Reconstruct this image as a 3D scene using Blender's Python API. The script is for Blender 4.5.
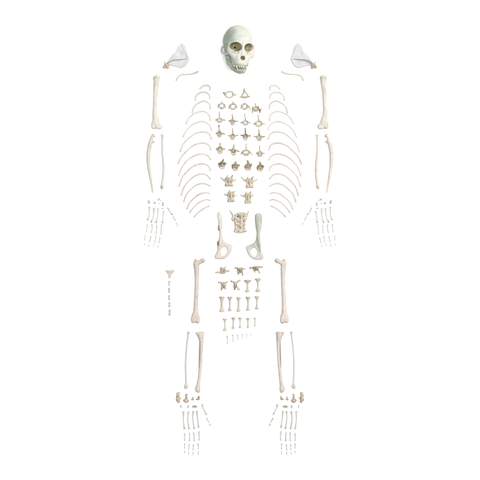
# A monkey skeleton laid out bone by bone on a white studio table, seen from straight above.
# Plan units: 1 unit = 2.5 mm.  (u right, v down from the upper left corner of a 480 x 480 unit layout sheet.)
import bpy, math, random
import numpy as np

S = 0.0025
sc = bpy.context.scene
for o in list(bpy.data.objects):
    bpy.data.objects.remove(o)
COL = sc.collection

# ---------------------------------------------------------------- camera
cam = bpy.data.cameras.new("camera")
cam_o = bpy.data.objects.new("camera", cam)
COL.objects.link(cam_o)
cam_o.location = (0, 0, 5.0)
cam.sensor_width = 36
cam.lens = 36 * 5.0 / 1.2
cam.clip_end = 60
sc.camera = cam_o

# ---------------------------------------------------------------- world + studio lamps
w = bpy.data.worlds.new("World")
sc.world = w
w.use_nodes = True
bg = w.node_tree.nodes["Background"]
bg.inputs[0].default_value = (1, 1, 1, 1)
bg.inputs[1].default_value = 0.20

def softbox(name, loc, size, power, col=(1, 1, 1)):
    l = bpy.data.lights.new(name, 'AREA')
    l.shape = 'RECTANGLE'
    l.size, l.size_y = size
    l.energy = power
    l.color = col
    o = bpy.data.objects.new(name, l)
    COL.objects.link(o)
    o.location = loc
    d = -np.array(loc, float)
    d /= np.linalg.norm(d)
    from mathutils import Vector
    o.rotation_euler = Vector(d).to_track_quat('-Z', 'Y').to_euler()
    return o
softbox("softbox", (0.0, 0.3, 6.2), (2.6, 2.6), 425)
softbox("softbox", (3.2, 2.0, 3.4), (1.7, 1.7), 225, (1.0, 0.985, 0.965))

sc.view_settings.view_transform = 'Standard'
sc.view_settings.look = 'None'
sc.view_settings.exposure = 0.0
sc.view_settings.gamma = 1.0
sc.render.engine = 'CYCLES'
sc.render.resolution_x = sc.render.resolution_y = 1024

# ---------------------------------------------------------------- materials
def bone_mat(name, base, stain, amount=0.5, size=4.0, pit=(0.2, 0.14, 0.09), pits=0.0, rough=0.55, bump=0.45, grad=None, streak=0.45):
    """bone: base colour, soft blotches of a second colour, optional small dark residue spots, fine grain bump"""
    m = bpy.data.materials.new(name)
    m.use_nodes = True
    nt = m.node_tree
    N, L = nt.nodes, nt.links
    b = N["Principled BSDF"]
    tc = N.new("ShaderNodeTexCoord")
    oi = N.new("ShaderNodeObjectInfo")
    mul = N.new("ShaderNodeMath"); mul.operation = 'MULTIPLY'; mul.inputs[1].default_value = 7.0
    L.new(oi.outputs["Random"], mul.inputs[0])
    add = N.new("ShaderNodeVectorMath"); add.operation = 'ADD'
    L.new(tc.outputs["Object"], add.inputs[0]); L.new(mul.outputs[0], add.inputs[1])
    n1 = N.new("ShaderNodeTexNoise"); n1.inputs["Scale"].default_value = 1 / (size * S * 1.6)
    n1.inputs["Detail"].default_value = 4; n1.inputs["Roughness"].default_value = 0.6
    L.new(add.outputs[0], n1.inputs["Vector"])
    r1 = N.new("ShaderNodeMapRange"); r1.inputs[1].default_value = 0.40; r1.inputs[2].default_value = 0.66
    r1.inputs[4].default_value = amount
    L.new(n1.outputs["Fac"], r1.inputs[0])
    mix = N.new("ShaderNodeMix"); mix.data_type = 'RGBA'
    mix.inputs[6].default_value = (*base, 1); mix.inputs[7].default_value = (*stain, 1)
    L.new(r1.outputs[0], mix.inputs[0])
    out = mix.outputs[2]
    def blend(fac, col, src):
        x = N.new("ShaderNodeMix"); x.data_type = 'RGBA'
        x.inputs[7].default_value = (*col, 1)
        L.new(src, x.inputs[6]); L.new(fac, x.inputs[0])
        return x.outputs[2]
    if grad:
        # the hip bones' own tint and the skull's painted side shade drift from one end (or side) to the other, with a ragged border
        for ax, a, b_, col, k in grad:
            sx = N.new("ShaderNodeSeparateXYZ"); L.new(tc.outputs["Object"], sx.inputs[0])
            wob = N.new("ShaderNodeMath"); wob.operation = 'MULTIPLY_ADD'; wob.inputs[1].default_value = abs(b_ - a) * S * 1.6
            L.new(n1.outputs["Fac"], wob.inputs[0]); L.new(sx.outputs[ax], wob.inputs[2])
            rr = N.new("ShaderNodeMapRange"); rr.interpolation_type = 'SMOOTHSTEP'
            off = abs(b_ - a) * S * .8
            rr.inputs[1].default_value = a * S + off; rr.inputs[2].default_value = b_ * S + off; rr.inputs[4].default_value = k
            L.new(wob.outputs[0], rr.inputs[0])
            out = blend(rr.outputs[0], col, out)
    mp = N.new("ShaderNodeMapping"); mp.inputs["Scale"].default_value = (1, .14, 1)
    L.new(add.outputs[0], mp.inputs["Vector"])
    n4 = N.new("ShaderNodeTexNoise"); n4.inputs["Scale"].default_value = 1 / (1.1 * S); n4.inputs["Detail"].default_value = 4
    L.new(mp.outputs[0], n4.inputs["Vector"])
    r4 = N.new("ShaderNodeMapRange"); r4.inputs[1].default_value = .5; r4.inputs[2].default_value = .72; r4.inputs[4].default_value = streak
    L.new(n4.outputs["Fac"], r4.inputs[0])
    out = blend(r4.outputs[0], tuple(c * .72 for c in stain), out)
    n5 = N.new("ShaderNodeTexNoise"); n5.inputs["Scale"].default_value = 1 / (5.0 * S); n5.inputs["Detail"].default_value = 6; n5.inputs["Roughness"].default_value = .7
    L.new(add.outputs[0], n5.inputs["Vector"])
    r5 = N.new("ShaderNodeMapRange"); r5.inputs[1].default_value = .55; r5.inputs[2].default_value = .70; r5.inputs[4].default_value = .40
    L.new(n5.outputs["Fac"], r5.inputs[0])
    out = blend(r5.outputs[0], (stain[0] * .74, stain[1] * .66, stain[2] * .56), out)
    n2 = N.new("ShaderNodeTexNoise"); n2.inputs["Scale"].default_value = 1 / (1.7 * S)
    n2.inputs["Detail"].default_value = 3
    L.new(add.outputs[0], n2.inputs["Vector"])
    if pits > 0:
        r2 = N.new("ShaderNodeMapRange"); r2.inputs[1].default_value = 0.545; r2.inputs[2].default_value = 0.63
        r2.inputs[4].default_value = pits
        L.new(n2.outputs["Fac"], r2.inputs[0])
        mix2 = N.new("ShaderNodeMix"); mix2.data_type = 'RGBA'
        mix2.inputs[7].default_value = (*pit, 1)
        L.new(out, mix2.inputs[6]); L.new(r2.outputs[0], mix2.inputs[0])
        out = mix2.outputs[2]
    hs = N.new("ShaderNodeHueSaturation")
    r3 = N.new("ShaderNodeMapRange"); r3.inputs[3].default_value = 0.93; r3.inputs[4].default_value = 1.06
    L.new(oi.outputs["Random"], r3.inputs[0]); L.new(r3.outputs[0], hs.inputs["Value"])
    L.new(out, hs.inputs["Color"])
    L.new(hs.outputs[0], b.inputs["Base Color"])
    b.inputs["Roughness"].default_value = rough
    b.inputs["Specular IOR Level"].default_value = 0.3
    n3 = N.new("ShaderNodeTexNoise"); n3.inputs["Scale"].default_value = 1 / (0.7 * S); n3.inputs["Detail"].default_value = 3
    L.new(add.outputs[0], n3.inputs["Vector"])
    bp = N.new("ShaderNodeBump"); bp.inputs["Strength"].default_value = bump; bp.inputs["Distance"].default_value = 0.4 * S
    L.new(n3.outputs["Fac"], bp.inputs["Height"]); L.new(bp.outputs[0], b.inputs["Normal"])
    return m

M = dict(
    ivory=bone_mat("ivory_bone", (.465, .445, .40), (.40, .365, .285), .6, 5),
    ivory_end=bone_mat("ivory_joint_bone", (.44, .41, .35), (.36, .31, .23), .55, 3),
    rose=bone_mat("rosy_bone", (.475, .425, .385), (.42, .35, .305), .6, 6),
    rose_end=bone_mat("rosy_joint_bone", (.455, .395, .34), (.36, .30, .24), .6, 3),
    pale=bone_mat("pale_grey_bone", (.455, .445, .43), (.41, .39, .37), .5, 5),
    head=bone_mat("grey_cartilage_bone", (.40, .385, .35), (.33, .31, .27), .5, 3),
    rib_up=bone_mat("pale_rib_bone", (.475, .46, .42), (.41, .385, .335), .5, 6),
    rib_lo=bone_mat("brownish_rib_bone", (.47, .435, .395), (.38, .33, .29), .7, 6),
    blade=bone_mat("bluish_blade_bone", (.43, .427, .433), (.375, .368, .37), .6, 4, streak=.2),
    spine=bone_mat("brown_shaded_ridge_bone", (.36, .31, .255), (.23, .17, .115), .8, 5),  # brown deepened to carry the shadow line along the shoulder blade ridge
    olive=bone_mat("olive_vertebra_bone", (.39, .38, .305), (.31, .285, .19), .7, 3, pits=.75, pit=(.15, .125, .07)),
    ochre=bone_mat("ochre_vertebra_bone", (.40, .365, .285), (.27, .215, .135), .75, 2.5, pits=.95, pit=(.10, .07, .04)),
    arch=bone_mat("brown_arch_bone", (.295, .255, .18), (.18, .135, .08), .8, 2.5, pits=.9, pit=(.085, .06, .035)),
    body=bone_mat("creamy_body_bone", (.45, .415, .345), (.34, .295, .215), .65, 3, pits=.6),
    rosebody=bone_mat("pinkish_body_bone", (.47, .43, .385), (.36, .31, .25), .5, 3, pits=.45),
    tail=bone_mat("tan_tail_bone", (.445, .405, .335), (.31, .25, .165), .75, 2.5, pits=.85, pit=(.12, .08, .045)),
    tailpale=bone_mat("pale_tail_bone", (.42, .39, .34), (.34, .32, .23), .6, 2.5, pits=.15),
    digit=bone_mat("pale_finger_bone", (.46, .445, .425), (.39, .37, .35), .5, 2.5),
    digit_end=bone_mat("grey_knuckle_bone", (.385, .365, .335), (.31, .29, .26), .5, 2),
    foot=bone_mat("greyish_toe_bone", (.425, .41, .38), (.35, .33, .29), .5, 2.5),
    ankle=bone_mat("tan_ankle_bone", (.44, .375, .305), (.28, .21, .14), .8, 2.5, pits=.4, pit=(.17, .11, .06)),
    ankle_olive=bone_mat("olive_ankle_bone", (.35, .32, .23), (.24, .20, .12), .7, 2, pits=.4, pit=(.15, .11, .06)),
    green=bone_mat("greenish_hip_bone", (.39, .395, .345), (.325, .335, .28), .7, 5),
    greendark=bone_mat("dark_green_ridge_bone", (.25, .26, .205), (.19, .19, .14), .6, 4),
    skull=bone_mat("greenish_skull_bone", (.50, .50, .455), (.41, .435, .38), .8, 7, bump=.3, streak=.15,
                   grad=[(0, -5, -15, (.20, .265, .195), .9), (0, 4, 13, (.52, .45, .415), .85), (1, 2, -7, (.53, .515, .45), .55)]),  # dark green left, pink right: side shade and colour cast put into tint
    hipgrad=bone_mat("grey_to_rosy_hip_bone", (.455, .43, .405), (.39, .36, .335), .7, 4, grad=[(1, 0, -8, (.46, .40, .355), .9), (0, 3.5, 7, (.45, .435, .415), .85)]),
    hipgreen=bone_mat("green_to_grey_hip_bone", (.38, .385, .33), (.31, .32, .26), .7, 5, grad=[(1, -6, -15, (.45, .425, .395), .95)]),
    jaw=bone_mat("green_grey_jaw_bone", (.36, .385, .32), (.21, .255, .195), .9, 4, bump=.2),
    cheek=bone_mat("pinkish_cheek_bone", (.51, .46, .43), (.47, .45, .40), .6, 5, bump=.15),
    socket=bone_mat("yellowed_shaded_socket_bone", (.30, .26, .15), (.16, .13, .06), .95, 2.5),
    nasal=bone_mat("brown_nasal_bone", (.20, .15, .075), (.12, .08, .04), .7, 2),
    tooth=bone_mat("tooth_enamel", (.47, .455, .40), (.34, .305, .22), .9, 1.5, rough=.3, bump=.05),
    ridge=bone_mat("brown_edge_bone", (.27, .22, .18), (.20, .155, .12), .7, 4),
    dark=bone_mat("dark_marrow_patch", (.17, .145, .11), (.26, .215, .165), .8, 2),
)

tm = bpy.data.materials.new("white_table_laminate")
tm.use_nodes = True
tb = tm.node_tree.nodes["Principled BSDF"]
tb.inputs["Base Color"].default_value = (.92, .92, .915, 1)
tb.inputs["Roughness"].default_value = .7
tb.inputs["Specular IOR Level"].default_value = 0.1
_n = tm.node_tree.nodes.new("ShaderNodeTexNoise"); _n.inputs["Scale"].default_value = 40
_b = tm.node_tree.nodes.new("ShaderNodeBump"); _b.inputs["Strength"].default_value = .02
tm.node_tree.links.new(_n.outputs["Fac"], _b.inputs["Height"]); tm.node_tree.links.new(_b.outputs[0], tb.inputs["Normal"])

# ---------------------------------------------------------------- the table
me = bpy.data.meshes.new("tabletop")
me.from_pydata([(-4, -4, 0), (4, -4, 0), (4, 4, 0), (-4, 4, 0)], [], [(0, 1, 2, 3)])
me.materials.append(tm)
table = bpy.data.objects.new("tabletop", me)
COL.objects.link(table)
table["kind"] = "structure"
table["label"] = "plain white tabletop under the whole laid-out skeleton"

# ---------------------------------------------------------------- geometry helpers
rng = random.Random(5)
SIDE = 1            # 1: left half of the sheet, -1: its mirror on the right

def T(p):
    """layout sheet (u, v[, z]) -> plan units with origin at the sheet's centre, y up"""
    z = p[2] if len(p) > 2 else 0.0
    return np.array([(p[0] - 240) * SIDE, 240 - p[1], z], float)

def crom(P, n):
    P = np.asarray(P, float)
    if len(P) < 2: return P
    Q = np.vstack([2 * P[0] - P[1], P, 2 * P[-1] - P[-2]])
    out = []
    for i in range(1, len(Q) - 2):
        for k in range(n):
            t = k / n
            out.append(.5 * (2 * Q[i] + (Q[i + 1] - Q[i - 1]) * t + (2 * Q[i - 1] - 5 * Q[i] + 4 * Q[i + 1] - Q[i + 2]) * t * t
                             + (3 * Q[i] - Q[i - 1] - 3 * Q[i + 1] + Q[i + 2]) * t ** 3))
    out.append(P[-1])
    return np.array(out)

def sweep(pts, radii, zf=1.0, n=12, sub=5, raw=False, jit=.03, capf=.7):
    """a rounded tapering bar along a curve; pts in sheet coordinates, radii in sheet units"""
    P = np.array([p if raw else T(p) for p in pts], float)
    R = np.asarray(radii, float)
    C = crom(np.hstack([P, R[:, None]]), sub)
    P, R = C[:, :3], np.maximum(C[:, 3], .12)
    tg = np.gradient(P, axis=0)
    tg /= np.linalg.norm(tg, axis=1)[:, None] + 1e-9
    rings = []
    for a in (75, 50, 25):
        rings.append((P[0] - tg[0] * R[0] * math.sin(math.radians(a)) * capf, R[0] * math.cos(math.radians(a)), tg[0]))
    for i in range(len(P)):
        rings.append((P[i], R[i] * (1 + rng.uniform(-jit, jit)), tg[i]))
    for a in (25, 50, 75):
        rings.append((P[-1] + tg[-1] * R[-1] * math.sin(math.radians(a)) * capf, R[-1] * math.cos(math.radians(a)), tg[-1]))
    V, F = [], []
    for c, r, t in rings:
        sd = np.cross(t, (0, 0, 1.0))
        if np.linalg.norm(sd) < 1e-3: sd = np.array([1.0, 0, 0])
        sd /= np.linalg.norm(sd)
        up = np.cross(sd, t)
        for k in range(n):
            a = 2 * math.pi * k / n
            V.append(c + sd * math.cos(a) * r + up * math.sin(a) * r * zf)
    m = len(rings)
    for i in range(m - 1):
        for k in range(n):
            a, b = i * n + k, i * n + (k + 1) % n
            F.append((a, b, b + n, a + n))
    F.append(tuple(range(n - 1, -1, -1)))
    F.append(tuple((m - 1) * n + k for k in range(n)))
    return np.array(V), F

def join(*ms):
    V, F, o = [], [], 0
    for v, f in ms:
        V.append(v); F += [tuple(i + o for i in q) for q in f]; o += len(v)
    return np.vstack(V), F

# --- signed distance modelling
class Grid:
    def __init__(s, lo, hi, h):
        s.lo, s.h = np.array(lo, float) - 2 * h, h
        n = np.ceil((np.array(hi, float) + 2 * h - s.lo) / h).astype(int) + 1
        ax = [s.lo[i] + np.arange(n[i]) * h for i in range(3)]
        s.X = ax[0][:, None, None].astype(np.float32); s.Y = ax[1][None, :, None].astype(np.float32)
        s.Z = ax[2][None, None, :].astype(np.float32)

def ell(g, c, r):
    x, y, z = (g.X - c[0]) / r[0], (g.Y - c[1]) / r[1], (g.Z - c[2]) / r[2]
    k0 = np.sqrt(x * x + y * y + z * z)
    x, y, z = x / r[0], y / r[1], z / r[2]
    k1 = np.sqrt(x * x + y * y + z * z) + 1e-6
    return k0 * (k0 - 1) / k1

def cap(g, pts, rad, zf=1.0):
    d = None
    for i in range(len(pts) - 1):
        a, b = np.array(pts[i], float), np.array(pts[i + 1], float)
        ba = b - a
        L = ba.dot(ba) + 1e-9
        px, py, pz = g.X - a[0], g.Y - a[1], g.Z - a[2]
        t = np.clip((px * ba[0] + py * ba[1] + pz * ba[2]) / L, 0, 1)
        r = rad[i] + (rad[i + 1] - rad[i]) * t
        e = np.sqrt((px - t * ba[0]) ** 2 + (py - t * ba[1]) ** 2 + ((pz - t * ba[2]) / zf) ** 2) - r
        d = e if d is None else np.minimum(d, e)
    return d

def box(g, c, b, r=.5):
    qx, qy, qz = abs(g.X - c[0]) - b[0] + r, abs(g.Y - c[1]) - b[1] + r, abs(g.Z - c[2]) - b[2] + r
    o = np.sqrt(np.maximum(qx, 0) ** 2 + np.maximum(qy, 0) ** 2 + np.maximum(qz, 0) ** 2)
    return o + np.minimum(np.maximum(qx, np.maximum(qy, qz)), 0) - r

def poly2(g, pts):
    P = np.array(pts, float)
    X, Y = g.X[:, :, 0], g.Y[:, :, 0]
    X, Y = np.broadcast_arrays(X, Y)
    d = np.full(X.shape, 1e9); s = np.ones(X.shape)
    n = len(P)
    for i in range(n):
        a, b = P[i], P[i - 1]
        e = b - a
        wx, wy = X - a[0], Y - a[1]
        t = np.clip((wx * e[0] + wy * e[1]) / (e.dot(e) + 1e-9), 0, 1)
        d = np.minimum(d, (wx - e[0] * t) ** 2 + (wy - e[1] * t) ** 2)
        c1, c2, c3 = Y >= a[1], Y < b[1], e[0] * wy > e[1] * wx
        s = np.where((c1 & c2 & c3) | (~c1 & ~c2 & ~c3), -s, s)
    return (s * np.sqrt(d))[:, :, None].astype(np.float32)

def slab(g, pts, zc, t, r=.5, closed=True):
    """a plate with a smooth outline"""
    P = [T(p)[:2] for p in pts]
    Q = crom(P + [P[0]], 4)[:-1]
    d2 = poly2(g, Q) + r
    dz = abs(g.Z - zc) - t + r
    return np.minimum(np.maximum(d2, dz), 0) + np.sqrt(np.maximum(d2, 0) ** 2 + np.maximum(dz, 0) ** 2) - r

def su(a, b, k):
    h = np.clip(.5 + .5 * (b - a) / k, 0, 1)
    return b + (a - b) * h - k * h * (1 - h)
def ss(a, b, k):
    return -su(-a, b, k)

def rough(g, amp, f):
    d = 0
    for i in range(3):
        p = [rng.uniform(0, 6.28) for _ in range(3)]
        q = f * (1 + .7 * i)
        d = d + np.sin(g.X * q + p[0] + np.sin(g.Z * q * .7 + p[1])) * np.sin(g.Y * q * .9 + p[1]) * np.sin(g.Z * q + p[2] + g.X * .5) / (1 + i)
    return d * amp

def nets(g, D):
    """naive surface nets"""
    D = np.ascontiguousarray(np.broadcast_to(D, (g.X.shape[0], g.Y.shape[1], g.Z.shape[2])))
    s = D < 0
    cn = [(i, j, k) for i in (0, 1) for j in (0, 1) for k in (0, 1)]
    sh = np.array(D.shape) - 1
    sl = lambda a, c: a[c[0]:c[0] + sh[0], c[1]:c[1] + sh[1], c[2]:c[2] + sh[2]]
    cnt = sum(sl(s, c).astype(np.int8) for c in cn)
    act = (cnt > 0) & (cnt < 8)
    I = np.argwhere(act)
    idx = np.full(act.shape, -1); idx[act] = np.arange(len(I))
    val = np.array([D[I[:, 0] + c[0], I[:, 1] + c[1], I[:, 2] + c[2]] for c in cn])
    acc = np.zeros((len(I), 3)); nn = np.zeros(len(I))
    for a in range(8):
        for b in range(a + 1, 8):
            if sum(abs(cn[a][q] - cn[b][q]) for q in range(3)) != 1: continue
            x = (val[a] < 0) != (val[b] < 0)
            t = np.where(x, val[a] / (val[a] - val[b] + 1e-12), 0)
            A, B = np.array(cn[a], float), np.array(cn[b], float)
            acc += np.where(x[:, None], A + (B - A) * t[:, None], 0); nn += x
    V = (I + acc / nn[:, None]) * g.h + g.lo
    F = []
    for ax in range(3):
        u, v = (ax + 1) % 3, (ax + 2) % 3
        a = [slice(None)] * 3; b = [slice(None)] * 3
        a[ax] = slice(0, -1); b[ax] = slice(1, None)
        A, B = s[tuple(a)], s[tuple(b)]
        E = np.argwhere(A != B)
        E = E[(E[:, u] > 0) & (E[:, v] > 0) & (E[:, u] < D.shape[u] - 1) & (E[:, v] < D.shape[v] - 1)]
        ins = A[E[:, 0], E[:, 1], E[:, 2]]
        du = np.zeros(3, int); du[u] = 1; dv = np.zeros(3, int); dv[v] = 1
        q = [E - du - dv, E - dv, E, E - du]
        q = np.stack([idx[k[:, 0], k[:, 1], k[:, 2]] for k in q], 1)
        q[~ins] = q[~ins][:, ::-1]
        F.append(q)
    return V, [tuple(f) for f in np.vstack(F).tolist()]

# --- linking
def link_mesh(name, V, F, mat, loc, parent=None):
    me = bpy.data.meshes.new(name)
    me.from_pydata(((V - loc) * S).tolist(), [], F)
    me.materials.append(mat)
    me.polygons.foreach_set("use_smooth", [True] * len(me.polygons))
    me.update()
    o = bpy.data.objects.new(name, me)
    COL.objects.link(o)
    if parent: o.parent = parent
    return o

def thing(name, label, cat, group, parts, rot=None, centre=None, zfix=None):
    """parts: [(part name or None, (V, F), material, [sub-parts])]; one unnamed part = a single-mesh thing"""
    allv = np.vstack([p[1][0] for p in parts])
    lo, hi = allv.min(0), allv.max(0)
    c = np.array([(lo[0] + hi[0]) / 2, (lo[1] + hi[1]) / 2, lo[2]]) if centre is None else np.array(centre, float)
    if len(parts) == 1 and parts[0][0] is None:
        o = link_mesh(name, *parts[0][1], M[parts[0][2]], c)
    else:
        o = bpy.data.objects.new(name, None)
        o.empty_display_size = .01
        COL.objects.link(o)
        for p in parts:
            q = link_mesh(p[0], *p[1], M[p[2]], c, o)
            if len(p) > 4 and p[4]: q["label"] = p[4]
            for sp in (p[3] if len(p) > 3 else []):
                link_mesh(sp[0], *sp[1], M[sp[2]], c, q)
    o.location = (c[0] * S, c[1] * S, 0 if zfix is None else zfix * S)
    if rot: o.rotation_euler = rot
    o["label"] = label; o["category"] = cat
    if group: o["group"] = group
    return o

def bb(pts, pad, z0, z1):
    P = np.array([T(p) for p in pts])
    return [P[:, 0].min() - pad, P[:, 1].min() - pad, z0], [P[:, 0].max() + pad, P[:, 1].max() + pad, z1]

def sdf(pts, pad, z0, z1, h, fn, amp=.05, f=1.1):
    g = Grid(*bb(pts, pad, z0, z1), h)
    return nets(g, fn(g) + rough(g, amp, f))

ORD = ["first", "second", "third", "fourth", "fifth", "sixth", "seventh", "eighth", "ninth", "tenth", "eleventh",
       "twelfth", "thirteenth", "fourteenth"]
def sides():
    global SIDE
    for SIDE, nm in ((1, "left"), (-1, "right")):
        yield nm
    SIDE = 1

# ================================================================ SKULL
def build_skull():
    g = Grid([-19, -26, -20], [19, 25, 27], .4)
    X, Y = abs(g.X), g.Y
    class G: pass
    h = G(); h.X, h.Y, h.Z = X, g.Y, g.Z          # left-right symmetric field
    d = ell(g, (0, 8, -1), (14.1, 15.6, 18.5))
    d = su(d, ell(h, (0, 3.5, 9), (12.0, 7.0, 8.5)), 3.0)            # brow mass
    d = su(d, cap(h, [(0, 6.2, 17.0), (6.5, 7.4, 16.2), (12.8, 4.5, 12.5), (13.4, -1, 11)], [1.5, 1.5, 1.3, 1.4]), 1.4)  # rim
    d = su(d, cap(h, [(13.2, 0, 10.5), (11.2, -4.4, 12.5), (7.5, -7.0, 15)], [1.4, 2.1, 2.4]), 1.6)      # cheek
    d = su(d, ell(g, (0, -6.5, 13.5), (8.0, 10.5, 8.2)), 3.0)        # upper jaw
    d = su(d, ell(g, (0, -12.2, 17.5), (6.6, 5.4, 6.6)), 2.5)        # muzzle
    d = su(d, cap(g, [(0, 6, 17.5), (0, 0, 19.5), (0, -5.5, 21.5)], [1.5, 1.5, 1.7]), 1.5)   # nose bridge
    d = su(d, ell(h, (9.6, -2.2, 8.5), (4.4, 4.6, 4.6)), 1.0)         # floor under the sockets
    d0 = d
    d = ss(d, ell(h, (7.1, 2.1, 20.0), (5.8, 4.6, 13.0)), .7)        # eye sockets
    d = ss(d, cap(h, [(5.4, 1.2, 10), (4.2, .8, 2), (3.5, 2, -5)], [1.2, 1.6, 3.0]), .3)   # optic canals
    d = ss(d, ell(g, (0, -8.3, 25.5), (2.9, 2.3, 7.5)), .6)          # nasal opening
    d = ss(d, ell(h, (4.9, -3.6, 21), (.75, .95, 4.0)), .3)          # holes under the sockets
    d = ss(d, cap(h, [(14.5, 1, 2), (13.5, -5, 4)], [3.2, 3.2]), 1.5)  # temple hollow
    d = np.maximum(d, -(g.Y + 17.2))                                  # bite line
    d = d + .16 * np.exp(-((abs(g.X - .25 * np.sin(g.Y * 2.3)) / .22) ** 2)) * (g.Y > 9) * (g.Z > 0)      # suture groove
    cran = nets(g, d + rough(g, .14, .5))
    # sockets lined with yellowed bone, darkened to put their depth shade into colour
    parts = []
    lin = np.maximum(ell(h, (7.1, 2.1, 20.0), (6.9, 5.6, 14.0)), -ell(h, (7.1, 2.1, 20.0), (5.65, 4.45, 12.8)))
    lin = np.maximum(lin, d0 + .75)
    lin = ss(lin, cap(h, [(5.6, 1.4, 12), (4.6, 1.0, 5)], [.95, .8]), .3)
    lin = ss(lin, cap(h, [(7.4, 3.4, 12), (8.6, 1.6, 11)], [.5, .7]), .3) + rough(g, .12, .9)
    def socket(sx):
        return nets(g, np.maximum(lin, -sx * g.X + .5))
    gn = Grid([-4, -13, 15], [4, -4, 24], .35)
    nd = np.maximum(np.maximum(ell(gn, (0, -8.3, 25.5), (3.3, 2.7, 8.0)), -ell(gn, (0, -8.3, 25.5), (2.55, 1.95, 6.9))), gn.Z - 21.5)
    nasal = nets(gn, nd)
    # cheek arches
    def arch(sx):
        k = 1.0 if sx < 0 else 1.07
        return sweep([(11.6 * sx, -5.4, 10), (14.0 * sx * k, -6.2, 6), (15.9 * sx * k, -5.0, 2.0), (15.9 * sx * k, -2.2, -.5), (14.6 * sx * k, -.2, -2.5), (12.4 * sx, .6, -4)],
                     [1.5, 1.05, .85, .85, 1.0, 1.1], raw=True, sub=6)
    # teeth
    def tooth(c, r, l, down=True):
        y0 = c[1]
        r *= .84; l *= ((.72 if down else 1.1) if r < .88 else .72) * rng.uniform(.82, 1.12)
        y1 = y0 - l if down else y0 + l
        return sweep([(c[0], y0, c[2]), (c[0] * 1.0, (y0 + y1) / 2, c[2] + .3), (c[0] * .99, y1, c[2] + .2)], [r, r * .95, r * .6], raw=True, n=10)
    up = [tooth((x, -16.4, z), r, l) for x, z, r, l in
          ((-.95, 22.6, .95, 2.6), (.95, 22.6, .95, 2.6), (-2.75, 21.8, .8, 2.2), (2.75, 21.8, .8, 2.2),
           (-4.9, 20.3, 1.05, 4.0), (4.9, 20.3, 1.05, 4.0), (-5.9, 17.6, 1.0, 1.9), (5.9, 17.6, 1.0, 1.9), (-6.2, 15.2, 1.1, 1.7), (6.2, 15.2, 1.1, 1.7))]
    lw = [tooth((x, -20.9, z), r, l, False) for x, z, r, l in
          ((-.8, 21.3, .75, 1.9), (.8, 21.3, .75, 1.9), (-2.2, 20.9, .7, 1.7), (2.2, 20.9, .7, 1.7), (-3.7, 19.9, .85, 2.4), (3.7, 19.9, .85, 2.4))]
    # lower jaw
    gj = Grid([-14, -27, -6], [14, 4, 26], .4)
    hj = G(); hj.X, hj.Y, hj.Z = abs(gj.X), gj.Y, gj.Z
    dj = cap(hj, [(11.2, 1, -2), (10.4, -6, 2), (8.8, -14, 6)], [1.6, 2.5, 2.3], .8)
    dj = su(dj, cap(hj, [(8.8, -14.5, 6), (6.2, -19.5, 12), (3.6, -21.6, 17.0), (0, -22.2, 18.4)], [2.3, 1.9, 1.8, 1.9]), 1.5)
    dj = su(dj, cap(hj, [(3.2, -20.6, 19.4), (0, -20.8, 20.2)], [1.2, 1.3]), 1.0)
    jaw = nets(gj, dj + rough(gj, .12, .5))
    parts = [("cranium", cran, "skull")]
    parts += [("eye_socket", socket(-1), "socket"), ("eye_socket", socket(1), "socket"), ("nasal_cavity", nasal, "nasal")]
    parts += [("cheek_arch", arch(-1), "ivory"), ("cheek_arch", arch(1), "cheek")]
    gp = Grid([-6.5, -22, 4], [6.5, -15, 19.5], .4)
    palate_shade = nets(gp, ell(gp, (0, -18.2, 11.5), (5.2, 2.2, 6.6)) + rough(gp, .15, .9))
    parts += [("palate_shade", palate_shade, "arch")]  # plate behind the teeth, coloured dark brown as shade in the mouth gap
    parts += [("tooth", t, "tooth") for t in up]
    parts += [("lower_jaw", jaw, "jaw", [("tooth", t, "tooth") for t in lw])]
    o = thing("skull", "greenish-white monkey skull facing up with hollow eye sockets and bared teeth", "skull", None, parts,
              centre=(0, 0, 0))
    from mathutils import Matrix
    yaw = Matrix.Rotation(math.radians(18), 3, 'Y'); roll = Matrix.Rotation(math.radians(-6.5), 3, 'Z')
    tilt = Matrix.Rotation(math.radians(5.5), 3, 'X')
    R = tilt @ roll @ yaw
    o.rotation_euler = R.to_euler()
    bpy.context.view_layer.update()
    zmin = min(((R @ v.co).z for c in o.children for v in c.data.vertices))
    o.location = ((237.1 - 240) * S, (240 - 50.6) * S, -zmin)
build_skull()

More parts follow.
